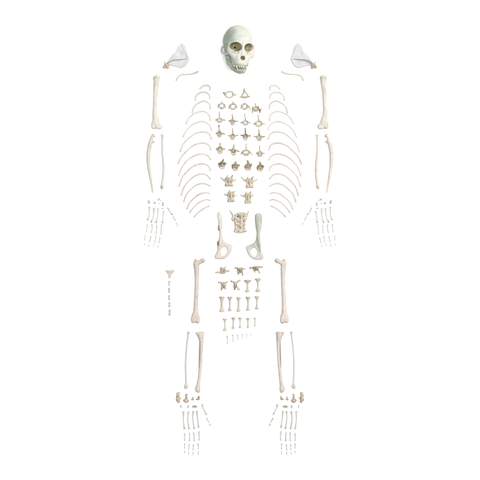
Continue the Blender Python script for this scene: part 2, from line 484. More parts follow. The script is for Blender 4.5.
# ================================================================ SHOULDER, ARM
for sd in sides():
    # shoulder blade
    out = [(182.2, 43.6), (185.0, 45.5), (186.8, 49.5), (187.6, 55), (189.4, 59.2), (187.6, 63.5), (184.5, 66.6), (181.3, 68),
           (177.2, 66.9), (173.8, 64.6), (170.4, 64.8), (168.2, 65.4), (166.8, 63.2), (168.6, 60.2), (171.75, 55.6), (176, 51.9), (178, 47), (180, 44.4)]
    def blade(g):
        d = slab(g, out, 1.4, .65, .55)
        d = su(d, cap(g, [T((182, 44.3, 1.4)), T((188.2, 58, 1.6)), T((185.4, 65.4, 1.4)), T((181, 67.3, 1.4))], [.7, .8, .75, .7]), .8)
        d = su(d, cap(g, [T((177, 66.4, 1.4)), T((169.5, 64.4, 1.6))], [.65, .9]), .8)
        return ss(d, ell(g, T((180.5, 54, 5.2)), (5, 4.5, 3.6)), 1.0) + rough(g, .10, .4)
    bl = sdf(out, 1, 0, 3.2, .28, blade, .06, .9)
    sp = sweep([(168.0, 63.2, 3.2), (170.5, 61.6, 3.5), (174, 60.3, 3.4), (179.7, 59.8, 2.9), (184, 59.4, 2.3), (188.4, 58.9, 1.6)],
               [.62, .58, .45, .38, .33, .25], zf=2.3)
    gl = sdf([(163, 62), (170, 69)], 2, 0, 5, .25, lambda g: ss(su(su(su(ell(g, T((166.6, 65.6, 2)), (2.6, 2.2, 2.1)), ell(g, T((164.4, 67.2, 1.7)), (1.7, 1.4, 1.6)), .8),
             ell(g, T((167.8, 67.7, 1.6)), (1.5, 1.3, 1.4)), .6), cap(g, [T((166.4, 65, 2.2)), T((164.6, 62.2, 2.4))], [.8, .7]), .5),
             ell(g, T((165.2, 66.2, 4.0)), (.9, 1.0, 1.4)), .3), .08)
    thing("shoulder_blade", f"pale triangular shoulder blade with a ridge shaded brown, above the {sd} upper arm bone", "shoulder blade", "pair of shoulder blades",
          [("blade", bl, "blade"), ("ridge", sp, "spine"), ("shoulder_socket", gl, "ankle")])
    # collarbone
    thing("collarbone", f"thin S-shaped collarbone just below the {sd} shoulder blade", "collarbone", "pair of collarbones",
          [(None, sweep([(197.9, 71.6, .9), (195.5, 72.9, .8), (191, 74, .8), (186, 74.4, 1.1), (182.3, 74.6, 1.1), (179.2, 76.2, .9), (177.4, 78.4, .8), (176.4, 80.4, .9)],
                        [1.0, .95, .75, .72, .75, .8, .85, .95], zf=.8), "ivory")])
    # humerus
    hp = [(156.8, 79.2, 3), (156.6, 84, 2.8), (155.7, 92, 2.5), (155.3, 100, 2.4), (155.0, 108, 2.4), (154.9, 114, 2.4), (156, 121, 2.4), (156.8, 124, 2.3)]
    hr = [3.15, 2.7, 2.2, 2.05, 2.05, 2.3, 2.8, 2.8]
    hq = [(153.2, 116), (152.2, 122), (151.6, 127.4), (153, 129), (156, 128.2), (157.4, 128.8), (160, 129.2), (162.5, 128), (162.1, 125.6), (159.6, 122.5), (157.6, 116)]
    sh = sdf(hp + [(163, 130)], 6, 0, 6.5, .3, lambda g: ss(su(su(cap(g, [T(p) for p in hp], hr, .8), slab(g, hq, 2.2, 1.9, 1.2), 1.2), cap(g, [T((155.3, 84, 3.4)), T((154.8, 96, 3.2))], [1.2, .8]), 1.2),
             ell(g, T((156.9, 121.8, 6.0)), (2.2, 2.6, 1.4)), .9), .06, .8)
    hd = sdf([(156.9, 77.3)], 5, 0, 7, .3, lambda g: su(ell(g, T((157.0, 77.8, 3.2)), (3.4, 2.3, 2.9)), ell(g, T((154.6, 78.2, 3)), (1.6, 1.7, 2.3)), .8), .05)
    lo = sdf([(151.5, 123), (162.6, 129)], 2, 0, 5, .28, lambda g: ss(su(su(cap(g, [T((153.6, 127, 2.2)), T((160.4, 127.2, 2.2))], [1.7, 1.6]),
             ell(g, T((153.0, 124.8, 1.9)), (1.5, 3.0, 1.7)), .8), ell(g, T((160.9, 126.2, 1.8)), (1.5, 2.1, 1.5)), .6),
             ell(g, T((157.2, 128.8, 2)), (1.0, .9, 3)), .5), .05)
    thing("humerus", f"stout pale upper arm bone with flared elbow end at far {sd}", "arm bone", "upper arm bones",
          [("shaft", sh, "ivory"), ("shoulder_head", hd, "ivory"), ("elbow_joint", lo, "ivory_end")])
    # ulna
    up = [(153.4, 135.4, 2), (152.4, 137, 2), (151.2, 141, 2.2), (149.8, 146, 2.1), (148.6, 153, 2), (148.5, 160, 1.9), (149, 167, 1.7), (150, 174, 1.5), (151.2, 181, 1.3), (152.3, 188, 1.2), (152.8, 192, 1.2)]
    ur = [1.6, 1.5, 2.0, 2.05, 2.0, 1.9, 1.65, 1.4, 1.15, .9, .75]
    us = sdf(up, 3, 0, 5, .28, lambda g: ss(cap(g, [T(p) for p in up], ur), ell(g, T((154.4, 138.7, 2)), (1.6, 1.5, 4)), .5), .05)
    uc = sdf([(152, 139), (155.5, 143.5)], 2, 0, 4.5, .25, lambda g: cap(g, [T((151.6, 142, 2.2)), T((154.4, 142.1, 2.3))], [1.5, .85]), .06)
    uo = sdf([(152, 133), (155, 137)], 2, 0, 4.5, .25, lambda g: su(ell(g, T((153.4, 135.3, 2)), (1.8, 1.4, 1.6)), ell(g, T((154.2, 136.2, 2)), (1.2, 1.2, 1.4)), .5), .07)
    thing("ulna", f"bowed forearm bone with hooked elbow end, outer of the {sd} pair", "forearm bone", "outer forearm bones",
          [("shaft", us, "ivory" if SIDE == 1 else "rose"), ("elbow_hook", uo, "head"), ("lower_hook", uc, "rose_end")])
    # radius
    rs = sweep([(162.6, 136, 1.6), (162.5, 140, 1.5), (162.6, 146, 1.3), (162.7, 153, 1.3), (163.4, 160, 1.3), (163.9, 168, 1.4), (163.6, 175, 1.4), (163, 181, 1.4), (162.3, 186, 1.5)],
               [1.3, 1.05, 1.05, 1.1, 1.15, 1.3, 1.35, 1.35, 1.5], zf=.9)
    rh = sweep([(161.3, 135.4, 1.7), (162.6, 135.1, 1.7), (163.9, 135.4, 1.7)], [.8, 1.1, .8])
    rw = sdf([(160, 184), (164, 190)], 1.5, 0, 4, .25, lambda g: su(ell(g, T((162.1, 186.9, 1.6)), (1.8, 2.0, 1.6)), cap(g, [T((161.8, 187.5, 1.5)), T((161.6, 189.4, 1.2))], [.9, .5]), .5), .07)
    thing("radius", f"slim straighter forearm bone with knobbed ends, inner of the {sd} pair", "forearm bone", "inner forearm bones",
          [("shaft", rs, "pale" if SIDE == 1 else "rose"), ("elbow_head", rh, "ivory"), ("wrist_end", rw, "rose_end")])

# ================================================================ HANDS
def knuckle_bar(pts, r, base=1.45, head=1.55, zf=.9):
    """a small long bone: knobbed at both ends, narrow in the middle"""
    P = crom(np.array([list(p[:2]) + [r * 1.2] for p in pts], float), 8)
    t = np.linspace(0, 1, len(P))
    k = np.interp(t, [0, .1, .28, .55, .78, .9, 1], [base * .85, base, 1.02, .9, 1.05, head, head * .85])
    return sweep([tuple(p) for p in P], r * k, zf=zf, n=10, sub=2)

def metapod(pts, r, knob):
    n = pts[-1]
    sh = knuckle_bar(pts, r, 1.45, 1.2)
    kn = sdf([n], 2.2, 0, 3, .22, lambda g: su(ell(g, T((n[0], n[1], r * 1.4)), (knob, knob * 1.05, r * 1.4)),
             ell(g, T((n[0] + .25, n[1] + .35, r * 1.3)), (knob * .75, knob * .7, r * 1.2)), .3), .04, 2.0)
    return sh, kn

def lump(pts, h=.22, k=.45, amp=.2):
    """an irregular small bone out of a few overlapping knobs: (u, v, rx, ry)"""
    zz = max(min(p[2], p[3]) for p in pts) * 1.0
    def fn(g):
        d = None
        for p in pts:
            e = ell(g, T((p[0], p[1], zz)), (p[2], p[3], min(p[2], p[3], zz) * 1.0))
            d = e if d is None else su(d, e, k)
        return d
    return sdf([p[:2] for p in pts], max(max(p[2], p[3]) for p in pts) + .6, -.3, 2.2 * zz + .6, h, fn, amp, 1.7)

DIG = ["little", "ring", "middle", "index"]
for sd in sides():
    carp = [([(149.0, 201.2, 1.25, 1.5), (149.4, 202.6, 1.1, 1.2)], "rounded wrist bone above the little finger row, hand at {}"),
            ([(152.6, 200.5, .5, .45)], "tiny pea-like wrist bone above the ring finger row, hand at {}"),
            ([(155.0, 202.8, 1.1, 1.2), (154.5, 203.3, .8, .8)], "round wrist bone above the ring and middle palm bones, hand at {}"),
            ([(158.6, 199.6, .9, 1.2), (159.6, 199.2, .9, .9), (161.0, 200.5, .8, .55)], "topmost hooked wrist bone of the hand at {}"),
            ([(158.75, 203.5, .8, .65)], "small pale wrist bone right under the hooked one, hand at {}"),
            ([(163.2, 203.0, .95, 1.3), (163.0, 204.8, 1.0, 1.2)], "tall block-like wrist bone nearest the thumb, hand at {}"),
            ([(162.0, 208.4, .9, .6), (163.1, 208.3, .75, .7)], "small flat wrist bone just above the index palm bone, hand at {}")]
    for c, lb in carp:
        thing("wrist_bone", lb.format(sd), "wrist bone", "small wrist bones", [(None, lump(c), "digit_end")])
    mc = [[(149.6, 207.2), (149.5, 212), (149.3, 215.6), (147.8, 219.4)], [(154.2, 208), (154.1, 213), (153, 218.3), (151.4, 221.5)],
          [(158.1, 208.5), (158.2, 213), (157.6, 218), (156.3, 222)], [(164, 211.2), (163.3, 216), (162.7, 222.2)]]
    for i, p in enumerate(mc):
        a, b = metapod(p, .68 if i else .56, 1.05 if i else .95)
        extra = sweep([(p[0][0] - .9, p[0][1], 1), (p[0][0] + .9, p[0][1] + .2, 1)], [.7, .65])
        thing("palm_bone", f"{'bent' if i < 3 else 'nearly straight'} long palm bone leading to the {DIG[i]} finger, hand at {sd}", "hand bone", "palm bones of the hands",
              [("shaft", join(a, extra), "digit"), ("knuckle", b, "digit_end")])
    pp = [[(147.5, 224), (147.1, 228), (146.6, 232)], [(152.2, 224.4), (152.4, 228.5), (151.3, 232.6)], [(157, 225), (156.8, 229), (156.4, 233.5)], [(161.8, 224.4), (161.5, 229), (161.1, 234.2)]]
    mp = [[(145.1, 235.4), (145.2, 237.7), (144.7, 240)], [(151, 236.3), (150.5, 239), (149.7, 242)], [(156, 236), (155.6, 239), (155, 242.2)], [(160.1, 237.6), (159.5, 240.5), (158.8, 243)]]
    dp = [[(144.6, 243.4), (144.4, 245.4)], [(149.2, 244.4), (148.7, 246.9)], [(154, 244), (153.5, 246.6)], [(158.2, 245.4), (157.9, 247.8)]]
    for i in range(4):
        thing("finger_bone", f"longest {DIG[i]} finger bone, right below its palm bone, hand at {sd}", "finger bone", "finger bones of the hands", [(None, knuckle_bar(pp[i], .66 if i else .55, 1.35, 1.2), "digit")])
        thing("finger_bone", f"middle {DIG[i]} finger bone between the long one and the tip, hand at {sd}", "finger bone", "finger bones of the hands", [(None, knuckle_bar(mp[i], .58, 1.45, 1.15), "digit")])
        thing("finger_bone", f"tiny fingertip bone at the end of the {DIG[i]} finger, hand at {sd}", "finger bone", "finger bones of the hands", [(None, knuckle_bar(dp[i], .46, 1.5, .9), "digit")])
    a, b = metapod([(168.1, 207.6), (169.6, 211), (172.4, 214.3)], .7, .95)
    thing("palm_bone", f"slanting thumb palm bone off to the side, hand at {sd}", "hand bone", "palm bones of the hands", [("shaft", a, "digit"), ("knuckle", b, "digit_end")])
    thing("finger_bone", f"slanting first thumb bone below the thumb palm bone, hand at {sd}", "finger bone", "finger bones of the hands", [(None, knuckle_bar([(173.5, 216.7), (174.5, 218.5), (175.3, 220.4)], .62, 1.5, 1.2), "digit")])
    thing("finger_bone", f"thumb tip bone, last of the slanting thumb row, hand at {sd}", "finger bone", "finger bones of the hands", [(None, knuckle_bar([(176.6, 222.8), (177.4, 224.5), (178, 226.3)], .52, 1.6, .8), "digit")])

# ================================================================ RIBS
RIBS = [[(200, 89), (202.3, 86.5), (205.5, 85.4), (208.6, 85.8), (209.9, 87.6), (210, 89.8)],
        [(195.7, 100.4), (196.1, 96.5), (199, 93.3), (203.7, 92), (207.8, 93.3), (209.5, 95.4), (209.9, 98.4)],
        [(192.4, 113), (193.6, 108.4), (197.2, 104), (203.7, 101), (207.8, 102.4), (210, 105), (210.5, 108.6)],
        [(186.2, 123.8), (189.4, 118), (194, 114), (199.5, 111.7), (203.4, 111.4), (207.8, 113.4), (209.8, 116.2), (210.4, 120.2)],
        [(183.2, 137), (186.7, 130.5), (192.2, 125), (198.6, 122), (203.7, 121.5), (208.2, 123.6), (210.8, 126.9), (211.6, 129.8)],
        [(180.4, 151.7), (183, 144.8), (188.5, 138.8), (195, 133.9), (200.4, 132), (206, 132.1), (209.6, 134.2), (211.5, 138.8)],
        [(178.4, 163.8), (181.2, 157.6), (186.7, 151.2), (193.1, 145.8), (199.5, 143.2), (205, 143.2), (209.2, 145.2), (211, 149.8)],
        [(178.9, 175.6), (181.8, 168), (186.5, 161.6), (192.4, 156.8), (198.5, 154.3), (204, 154), (208.4, 156), (211, 159.6)],
        [(179.2, 186.6), (183, 176.6), (190.8, 168.2), (196.4, 164.8), (201.6, 163.7), (206, 164.5), (209, 166.6), (210.6, 170.2)],
        [(181.4, 195.2), (185, 185.8), (192.6, 177.7), (197.5, 174.8), (202, 173.8), (206.5, 174.9), (210.2, 178.6)],
        [(183.9, 202), (187, 194), (194.5, 186.4), (199, 184), (203, 183.4), (207, 184.3), (210.2, 186.2)],
        [(187, 209.2), (190, 202.6), (197, 195.8), (201.5, 193.4), (205.75, 192.5), (209.7, 193.3)],
        [(190, 212.6), (192.6, 208.8), (198.9, 202.6), (203, 200.6), (207, 199.4), (210, 200.3)],
        [(194.3, 217), (197.6, 213.2), (203.3, 208.9), (206.5, 207), (209.4, 205.8)]]
RL = ["smallest, tightly hooked rib", "short hooked rib", "half-ring rib", "rib"]
for sd in sides():
    for i, p in enumerate(RIBS):
        n = len(p)
        r0 = .71 if i < 12 else .64
        P = [(q[0], q[1], .75 + 1.2 * math.sin(math.pi * k / (n - 1))) for k, q in enumerate(p)]
        R = [r0 * (.88 + .25 * math.sin(math.pi * k / (n - 1)) + rng.uniform(-.07, .09)) for k in range(n)]
        R[0] = r0 * 1.25
        rb = sweep(P, R, zf=.62, n=12, sub=6, jit=.06)
        e = p[-1]
        hd = sweep([(p[-2][0] * .25 + e[0] * .75, p[-2][1] * .25 + e[1] * .75, .8), (e[0], e[1], .8)], [.75, 1.02 if i < 10 else .85], zf=.85)
        wh = {0: "at the top", 13: "at the bottom"}.get(i, f"{ORD[i]} from the top")
        lk = {0: "smallest, tightly hooked rib", 1: "short hooked rib", 2: "half-ring rib", 12: "short gently curved rib", 13: "shortest, nearly straight rib"}.get(i, "long arched rib")
        thing("rib", f"{lk}, {wh} of the {sd} rib column", "rib", f"ribs fanned in a column at {sd}",
              [("rib_shaft", rb, "rib_up" if i < 6 else "rib_lo"), ("rib_head", hd, "rib_up" if i < 9 else "rib_lo")])

# ================================================================ VERTEBRAE
def ringpart(cx, cy, rx, ry, t, z0, z1, facets=(), open_=None):
    def fn(g):
        c = T((cx, cy))
        R = (rx + t, ry + t)
        x, y = g.X - c[0], g.Y - c[1]
        e = (np.sqrt((x / R[0]) ** 2 + (y / R[1]) ** 2) - 1) * min(R)
        d = np.maximum(abs(e) - t, abs(g.Z - (z0 + z1) / 2) - (z1 - z0) / 2)
        d = d + 0 * g.Z
        for f in facets:
            d = su(d, ell(g, T((f[0], f[1], f[2])), f[3:6]), .4)
        return d
    pts = [(cx - rx - 2 * t, cy - ry - 2 * t), (cx + rx + 2 * t, cy + ry + 2 * t)] + [f[:2] for f in facets]
    return sdf(pts, 1.4, z0 - .5, z1 + 1.6, .22, fn, .07, 1.8)

def bodypart(cx, cy, rx, ry, h, dents=()):
    def fn(g):
        c = T((cx, cy))
        x, y = (g.X - c[0]) / rx, (g.Y - c[1]) / ry
        e = (np.sqrt(x * x + y * y) - 1) * min(rx, ry) + .35
        dz = abs(g.Z - h / 2) - h / 2 + .35
        d = np.minimum(np.maximum(e, dz), 0) + np.sqrt(np.maximum(e, 0) ** 2 + np.maximum(dz, 0) ** 2) - .35
        d = ss(d, ell(g, T((cx, cy, h + .5)), (rx * .6, ry * .6, .9)), .3)
        for q in dents: d = ss(d, ell(g, T((q[0], q[1], q[2])), q[3:6]), .2)
        return d
    return sdf([(cx - rx, cy - ry), (cx + rx, cy + ry)], .8, -.2, h + .5, .22, fn, .08, 1.6)

def vertebra(name, label, group, c, hole, t, by, brx, spine, sr, tl, tr, mats, z=3.0, tth=.6, bry=None, extra=()):
    cx, cy = c
    rx, ry = hole
    bry = bry or max(1.0, (by - (cy + ry)) / 2 + .25)
    bcy = by - bry
    t += .12
    ar = ringpart(cx, cy, rx, ry, t, .8, z, [(cx - rx - t * 1.2, cy - .3, z - .2, 1.1, .95, 1.0), (cx + rx + t * 1.2, cy - .3, z - .2, 1.1, .95, 1.0)])
    bd = bodypart(cx, bcy, brx, bry, z * .95)
    top = (cx, cy - ry - t)
    spn = sweep([(top[0], top[1] + .4, z * .75), ((top[0] + spine[0]) / 2, (top[1] + spine[1]) / 2, z * .8), (spine[0], spine[1] + .5, z * .7)], [sr * 1.9, sr * 1.15, sr * 1.2], zf=1.25)
    def tp(tip, s):
        a = (cx + s * (rx + t), cy)
        return sweep([(a[0], a[1] - .1, z * .6), ((a[0] + tip[0]) / 2, (a[1] + tip[1]) / 2 - .1, z * .65), (tip[0] - s * .4, tip[1], z * .7)], [tth * 2.1, tth * 1.25, tth * 1.35], zf=1.0)
    parts = [("arch", ar, mats[0]), ("body", bd, mats[1]), ("spine", spn, mats[0])]
    if tl: parts.append(("side_spur", tp(tl, -1), mats[0]))
    if tr: parts.append(("side_spur", tp(tr, 1), mats[0]))
    parts += list(extra)
    thing(name, label, "vertebra", group, parts)

# first two of the neck
ringV = ringpart(229.4, 94.5, 3.6, 2.35, .62, .4, 2.4, [(225.6, 94.2, 1.6, 1.3, 1.4, 1.3), (233.2, 94.6, 1.6, 1.2, 1.3, 1.2)])
thing("neck_vertebra", "wide open ring of the atlas with winged sides, left of the top pair", "vertebra", "neck vertebrae",
      [("ring", ringV, "olive"), ("side_spur", sweep([(225.4, 93.9, 1.5), (223.5, 92.8, 1.5)], [1.1, .8]), "arch"),
       ("side_spur", sweep([(233.6, 94.6, 1.4), (236.0, 94.7, 1.3)], [1.0, .65]), "olive")])
c2 = join(sweep([(241.3, 96.6, 1.5), (243.6, 92.9, 1.8), (244.3, 90.8, 2)], [.7, .6, .75]), sweep([(248.6, 96.4, 1.5), (246.2, 93.2, 1.8), (244.5, 90.8, 2)], [.7, .65, .75]))
thing("neck_vertebra", "triangular axis vertebra with a pointed top, right of the top pair", "vertebra", "neck vertebrae",
      [("arch", c2, "olive"), ("body", sweep([(241.6, 97.0, 1.5), (244.8, 97.3, 1.8), (248, 96.9, 1.5)], [.9, 1.15, .9]), "olive"),
       ("spine", sweep([(244.4, 91.2, 2), (244.25, 88.9, 1.8)], [.9, .7]), "arch"),
       ("side_spur", sweep([(241.6, 97, 1.4), (239.9, 97.1, 1.2)], [.75, .5]), "olive"), ("side_spur", sweep([(248, 96.7, 1.4), (249.7, 96.6, 1.2)], [.8, .6]), "arch")])

NV = "neck_vertebra"; TV = "thoracic_vertebra"; LV = "lumbar_vertebra"
gN, gT, gL = "neck vertebrae", "chest vertebrae in rows of four", "loin vertebrae"
row2 = [((221.9, 105.7), (2.1, 1.7), .5, 109.3, 2.0, (222.1, 100.8), .42, (217.6, 107.4), (226.0, 108.0), "small looped neck vertebra with a thin spike, first in the second row down"),
        ((233.1, 106.3), (2.2, 1.9), .55, 110, 2.1, (233.1, 101.0), .55, (228.5, 108.5), (237.6, 108.3), "round looped neck vertebra with short stub, second in the second row down"),
        ((244.8, 106.3), (1.9, 1.9), .6, 110, 2.0, (244.9, 102.9), .5, (240.4, 108.2), (250.6, 109.4), "round looped neck vertebra between two side hooks, third in the second row down")]
for i, (c, ho, t, by, brx, spn, sr, tl, tr, lb) in enumerate(row2):
    vertebra(NV, lb, gN, c, ho, t, by, brx, spn, sr, tl, tr, ("olive", "olive"), 2.4, .45, bry=.85,
             extra=[("side_spur", sweep([(tl[0] + 1.8, tl[1] - 2.6, 1.4), (tl[0] + .6, tl[1] - 3.2, 1.2)], [.6, .45]), "arch"),
                    ("side_spur", sweep([(tr[0] - 1.8, tr[1] - 2.6, 1.4), (tr[0] - .8, tr[1] - 3.0, 1.2)], [.6, .45]), "arch")])
vertebra(NV, "crooked yellow-brown neck vertebra with legs hanging down, last in the second row down", gN, (255.8, 108.8), (1.5, 1.0), .7, 111.8, 2.4, (255.3, 103.3), .55,
         (251.8, 107.2), (262, 109.4), ("ochre", "olive"), 2.8, .5,
         extra=[("side_spur", sweep([(253.2, 108.6, 1.8), (252.4, 110.5, 1.4), (252.7, 113, 1)], [.9, .7, .6]), "olive"),
                ("side_spur", sweep([(258.4, 109, 1.8), (260, 110.6, 1.5), (259.9, 112.5, 1.1)], [1.0, .95, .8]), "arch"),
                ("side_spur", sweep([(255.8, 106.8, 2.6), (258.8, 107.2, 2.4)], [.7, .65]), "arch")])
TH = [ # centre, hole, t, body bottom, body rx, spine tip, r, left tip, right tip, mats, look
    [((219.7, 120.0), (1.6, 1.2), .5, 122.9, 2.3, (219.2, 111.4), .5, (215.4, 120.1), (225.8, 120.3), ("olive", "olive"), "tall needle spine and small open ring"),
     ((232.7, 121.3), (1.1, .8), .5, 125.4, 1.9, (232.3, 114.0), .55, (228.2, 120.8), (238.2, 121.5), ("ochre", "olive"), "raised wing-like arms and a small dark body"),
     ((245.6, 122.6), (1.7, 1.35), .5, 125.4, 2.1, (244.5, 113.4), .5, (240.2, 122.7), (251.0, 123.0), ("olive", "olive"), "thin leaning spine and a pale open ring"),
     ((258.8, 123.7), (2.2, 1.8), .6, 127.0, 2.4, (258.1, 114.7), .55, (253.3, 124.1), (265.2, 123.9), ("olive", "olive"), "wide open ring and straight arms")],
    [((219.6, 133.6), (1.1, .9), .6, 137.4, 2.3, (218.9, 124.8), .7, (215.5, 133.4), (225.2, 134.1), ("ochre", "rosebody"), "thick spine, short arms and dark left side"),
     ((232.8, 136.0), (1.0, .9), .6, 140.4, 2.0, (232.5, 127.8), .55, (227.6, 135.6), (238.3, 135.3), ("ochre", "body"), "cross shape with long level arms"),
     ((245.6, 136.1), (1.0, .85), .6, 140.7, 2.0, (245.3, 128.1), .6, (240.4, 135.3), (250.8, 136.0), ("arch", "body"), "brown cross shape with drooping right arm"),
     ((259.4, 137.2), (1.2, 1.0), .6, 141.1, 2.3, (258.8, 129.2), .6, (253.7, 136.4), (265.2, 136.5), ("ochre", "olive"), "broad thin arms and rounded body")],
    [((220.0, 149.2), (1.3, 1.0), .8, 154.0, 2.6, (220.2, 143.1), .75, (215.9, 149.0), (225.4, 149.0), ("ochre", "rosebody"), "stubby spine and large pinkish body"),
     ((233.7, 150.6), (1.1, .9), .7, 155.6, 2.3, (234.0, 144.5), .75, (228.3, 150.0), (239.6, 151.6), ("ochre", "body"), "thick spine and swept left arm"),
     ((246.2, 152.4), (2.6, 1.6), .6, 155.8, 2.5, (246.1, 143.3), .5, (240.6, 153.9), (252.5, 154.5), ("olive", "olive"), "wide hollow eye-shaped ring"),
     ((260.0, 153.2), (1.3, 1.0), .55, 157.0, 2.3, (259.6, 145.0), .45, (256.0, 153.6), (265.0, 153.6), ("ochre", "olive"), "thin tapering spine and small ring")]]
for r, row in enumerate(TH):
    for i, (c, ho, t, by, brx, spn, sr, tl, tr, mm, lk) in enumerate(row):
        vertebra(TV, f"chest vertebra with {lk}, {['first', 'second', 'third', 'last'][i]} of the {ORD[r + 2]} row", gT, c, ho, t, by, brx, spn, sr, tl, tr, mm, 3.4, .5,
                 extra=[("lower_knob", sweep([(c[0] - 1.7, c[1] + 1.2, 2.6), (c[0] - 1.9, c[1] + 2.4, 2.2)], [.75, .6]), "arch"),
                        ("lower_knob", sweep([(c[0] + 1.7, c[1] + 1.0, 2.6), (c[0] + 1.8, c[1] + 2.0, 2.2)], [.65, .5]), mm[0])] if r else [])
R5 = [((222.4, 164.2), 169.2, (223.4, 159.3), (218.3, 163.6), (226.3, 163.4), "rosebody", "chunky vertebra with leaning spine and pink body, first of the sixth row"),
      ((235.6, 166.0), 170.9, (235.6, 161.6), (231.9, 165.3), (239.8, 165.2), "rosebody", "chunky vertebra with squat spine and dark left side, second of the sixth row"),
      ((248.4, 166.0), 170.7, (247.5, 160.3), (244.8, 166.8), (251.8, 164.4), "body", "slanted vertebra with pointed spine and tilted body, third of the sixth row"),
      ((260.5, 167.0), 171.6, (259.9, 161.8), (257.3, 167.2), (263.8, 166.4), "body", "pale slanted vertebra with blunt spine, last of the sixth row")]
for i, (c, by, spn, tl, tr, bm, lb) in enumerate(R5):
    vertebra(LV, lb, gL, c, (1.15, .85), .85, by, 2.9, spn, .85, tl, tr, ("arch", bm), 4.0, .75, bry=2.1,
             extra=[("side_pillar", sweep([(c[0] - 2.3, c[1] - .8, 3.4), (c[0] - 2.8, c[1] + 1.0, 3.2), (c[0] - 2.6, c[1] + 2.8, 2.6)], [.95, 1.0, .8]), "arch"),
                    ("side_pillar", sweep([(c[0] + 2.4, c[1] - .8, 3.4), (c[0] + 1.9, c[1] + .6, 3.4), (c[0] + 1.0, c[1] + 1.7, 3.0)], [.85, .8, .65]), "ochre")])

def loin(label, x0, x1, y0, y1, pl, pr, wl, wr, mat="body"):
    cx, cy, hw, hh = (x0 + x1) / 2, (y0 + y1) / 2, (x1 - x0) / 2, (y1 - y0) / 2
    def fn(g):
        d = box(g, T((cx, cy, 2.4)), (hw * .92, hh, 2.4), 1.1)
        d = su(d, ell(g, T((x0 + 1.0, y1 - 1.0, 3.6)), (1.3, 1.5, 1.6)), .5)
        d = su(d, ell(g, T((x1 - 1.0, y1 - 1.0, 3.6)), (1.3, 1.4, 1.6)), .5)
        d = ss(d, ell(g, T((cx - hw * .45, cy - hh * .15, 5.0)), (.8, 2.0, 1.7)), .4)
        d = ss(d, ell(g, T((cx + hw * .5, cy - hh * .1, 5.0)), (.7, 1.7, 1.7)), .4)
        d = ss(d, ell(g, T((x0 + .9, y1 - 1.4, 5.3)), (.7, .8, 1.3)), .3)
        d = ss(d, ell(g, T((x0 - .2, cy + .5, 2.4)), (.8, 2.0, 3)), .4)
        return ss(d, ell(g, T((x1 + .2, cy + .5, 2.4)), (.8, 2.0, 3)), .4)
    bd = sdf([(x0, y0), (x1, y1)], 1.2, 0, 6, .22, fn, .13, 1.3)
    def pil(tip, s):
        return sweep([(cx + s * hw * .45, cy - .2, 3.4), (cx + s * hw * .55, y0 + .8, 4.2), (tip[0], tip[1] + .5, 4.0)], [1.0, .85, .6])
    def wing(tip, s):
        b = (cx + s * hw * .8, y0 + 3.2)
        return sweep([(b[0], b[1], 2.6), ((b[0] + tip[0]) / 2, (b[1] + tip[1]) / 2 + .7, 2.4), (tip[0], tip[1] + .3, 2.2)], [1.2, .95, .8], zf=.7)
    rd = sweep([(cx + .2, y0 + 1.0, 4.5), (cx, cy, 5.2), (cx - .1, y1 - 1.6, 4.7)], [.6, .75, .7], zf=1.2)
    thing(LV, label, "vertebra", gL, [("body", bd, mat), ("ridge", rd, "body"), ("upper_prong", pil(pl, -1), "tail"), ("upper_prong", pil(pr, 1), "ochre"),
          ("side_wing", wing(wl, -1), "head"), ("side_wing", wing(wr, 1), "ivory_end"),
          ("lower_knob", sweep([(x0 + 1.0, y1 - 1.7, 3.9), (x0 + 1.2, y1 - .5, 3.6)], [.85, .7]), "arch"),
          ("lower_knob", sweep([(x1 - 1.2, y1 - 1.5, 3.9), (x1 - 1.1, y1 - .5, 3.6)], [.75, .65]), "ochre")])
loin("boxy vertebra with swept-back left wing and forked top, left of the seventh-row pair", 224.9, 233.1, 177.3, 186.2, (227.9, 175), (232.6, 174.8), (220.8, 177.3), (235.6, 179.2))
loin("boxy vertebra with two horn-like curved wings, right of the seventh-row pair", 246.0, 253.5, 178, 187.8, (247.7, 176.5), (253.5, 176.2), (241.4, 176.9), (257, 179))
loin("narrow boxy vertebra above the sacrum, left one, with faint wings", 227.5, 234.6, 191.6, 201.8, (229.6, 190), (235.2, 191.2), (224.6, 193.8), (236.3, 195.3))
loin("narrow yellowish boxy vertebra above the sacrum, right one, with upturned wings", 244.7, 251.6, 192.8, 203.2, (246.1, 191.6), (250.9, 191.4), (241, 194.6), (253.2, 194.6))

# sacrum
def sac(g):
    d = slab(g, [(234.8, 214.5), (238, 212.8), (243.5, 212.6), (246.6, 214.6), (246.0, 220), (245.2, 225), (246.0, 229), (247.2, 231.6), (243, 232.2), (240, 233), (237, 232.6),
                 (233.7, 231.4), (235, 228), (234.4, 222)], 2.4, 2.2, 1.0)
    for v in (216.6, 221.4, 226.2):
        for u in (-3.2, 3.2):
            d = su(d, ell(g, T((240.5 + u * 1.25, v + 2.2, 4.0)), (1.3, 1.2, 1.3)), .6)
            d = ss(d, ell(g, T((240.5 + u * (1 - (v - 216) * .012), v, 4.8)), (.75 + .2 * math.sin(v + u), .8 + .2 * math.cos(v * 2 + u), 2.1)), .35)
    d = ss(d, ell(g, T((238.4, 231.2, 4.5)), (.9, .9, 1.8)), .3)
    return d
sb = sdf([(233, 212), (248, 234)], 1.2, 0, 6.5, .25, sac, .24, 1.3)
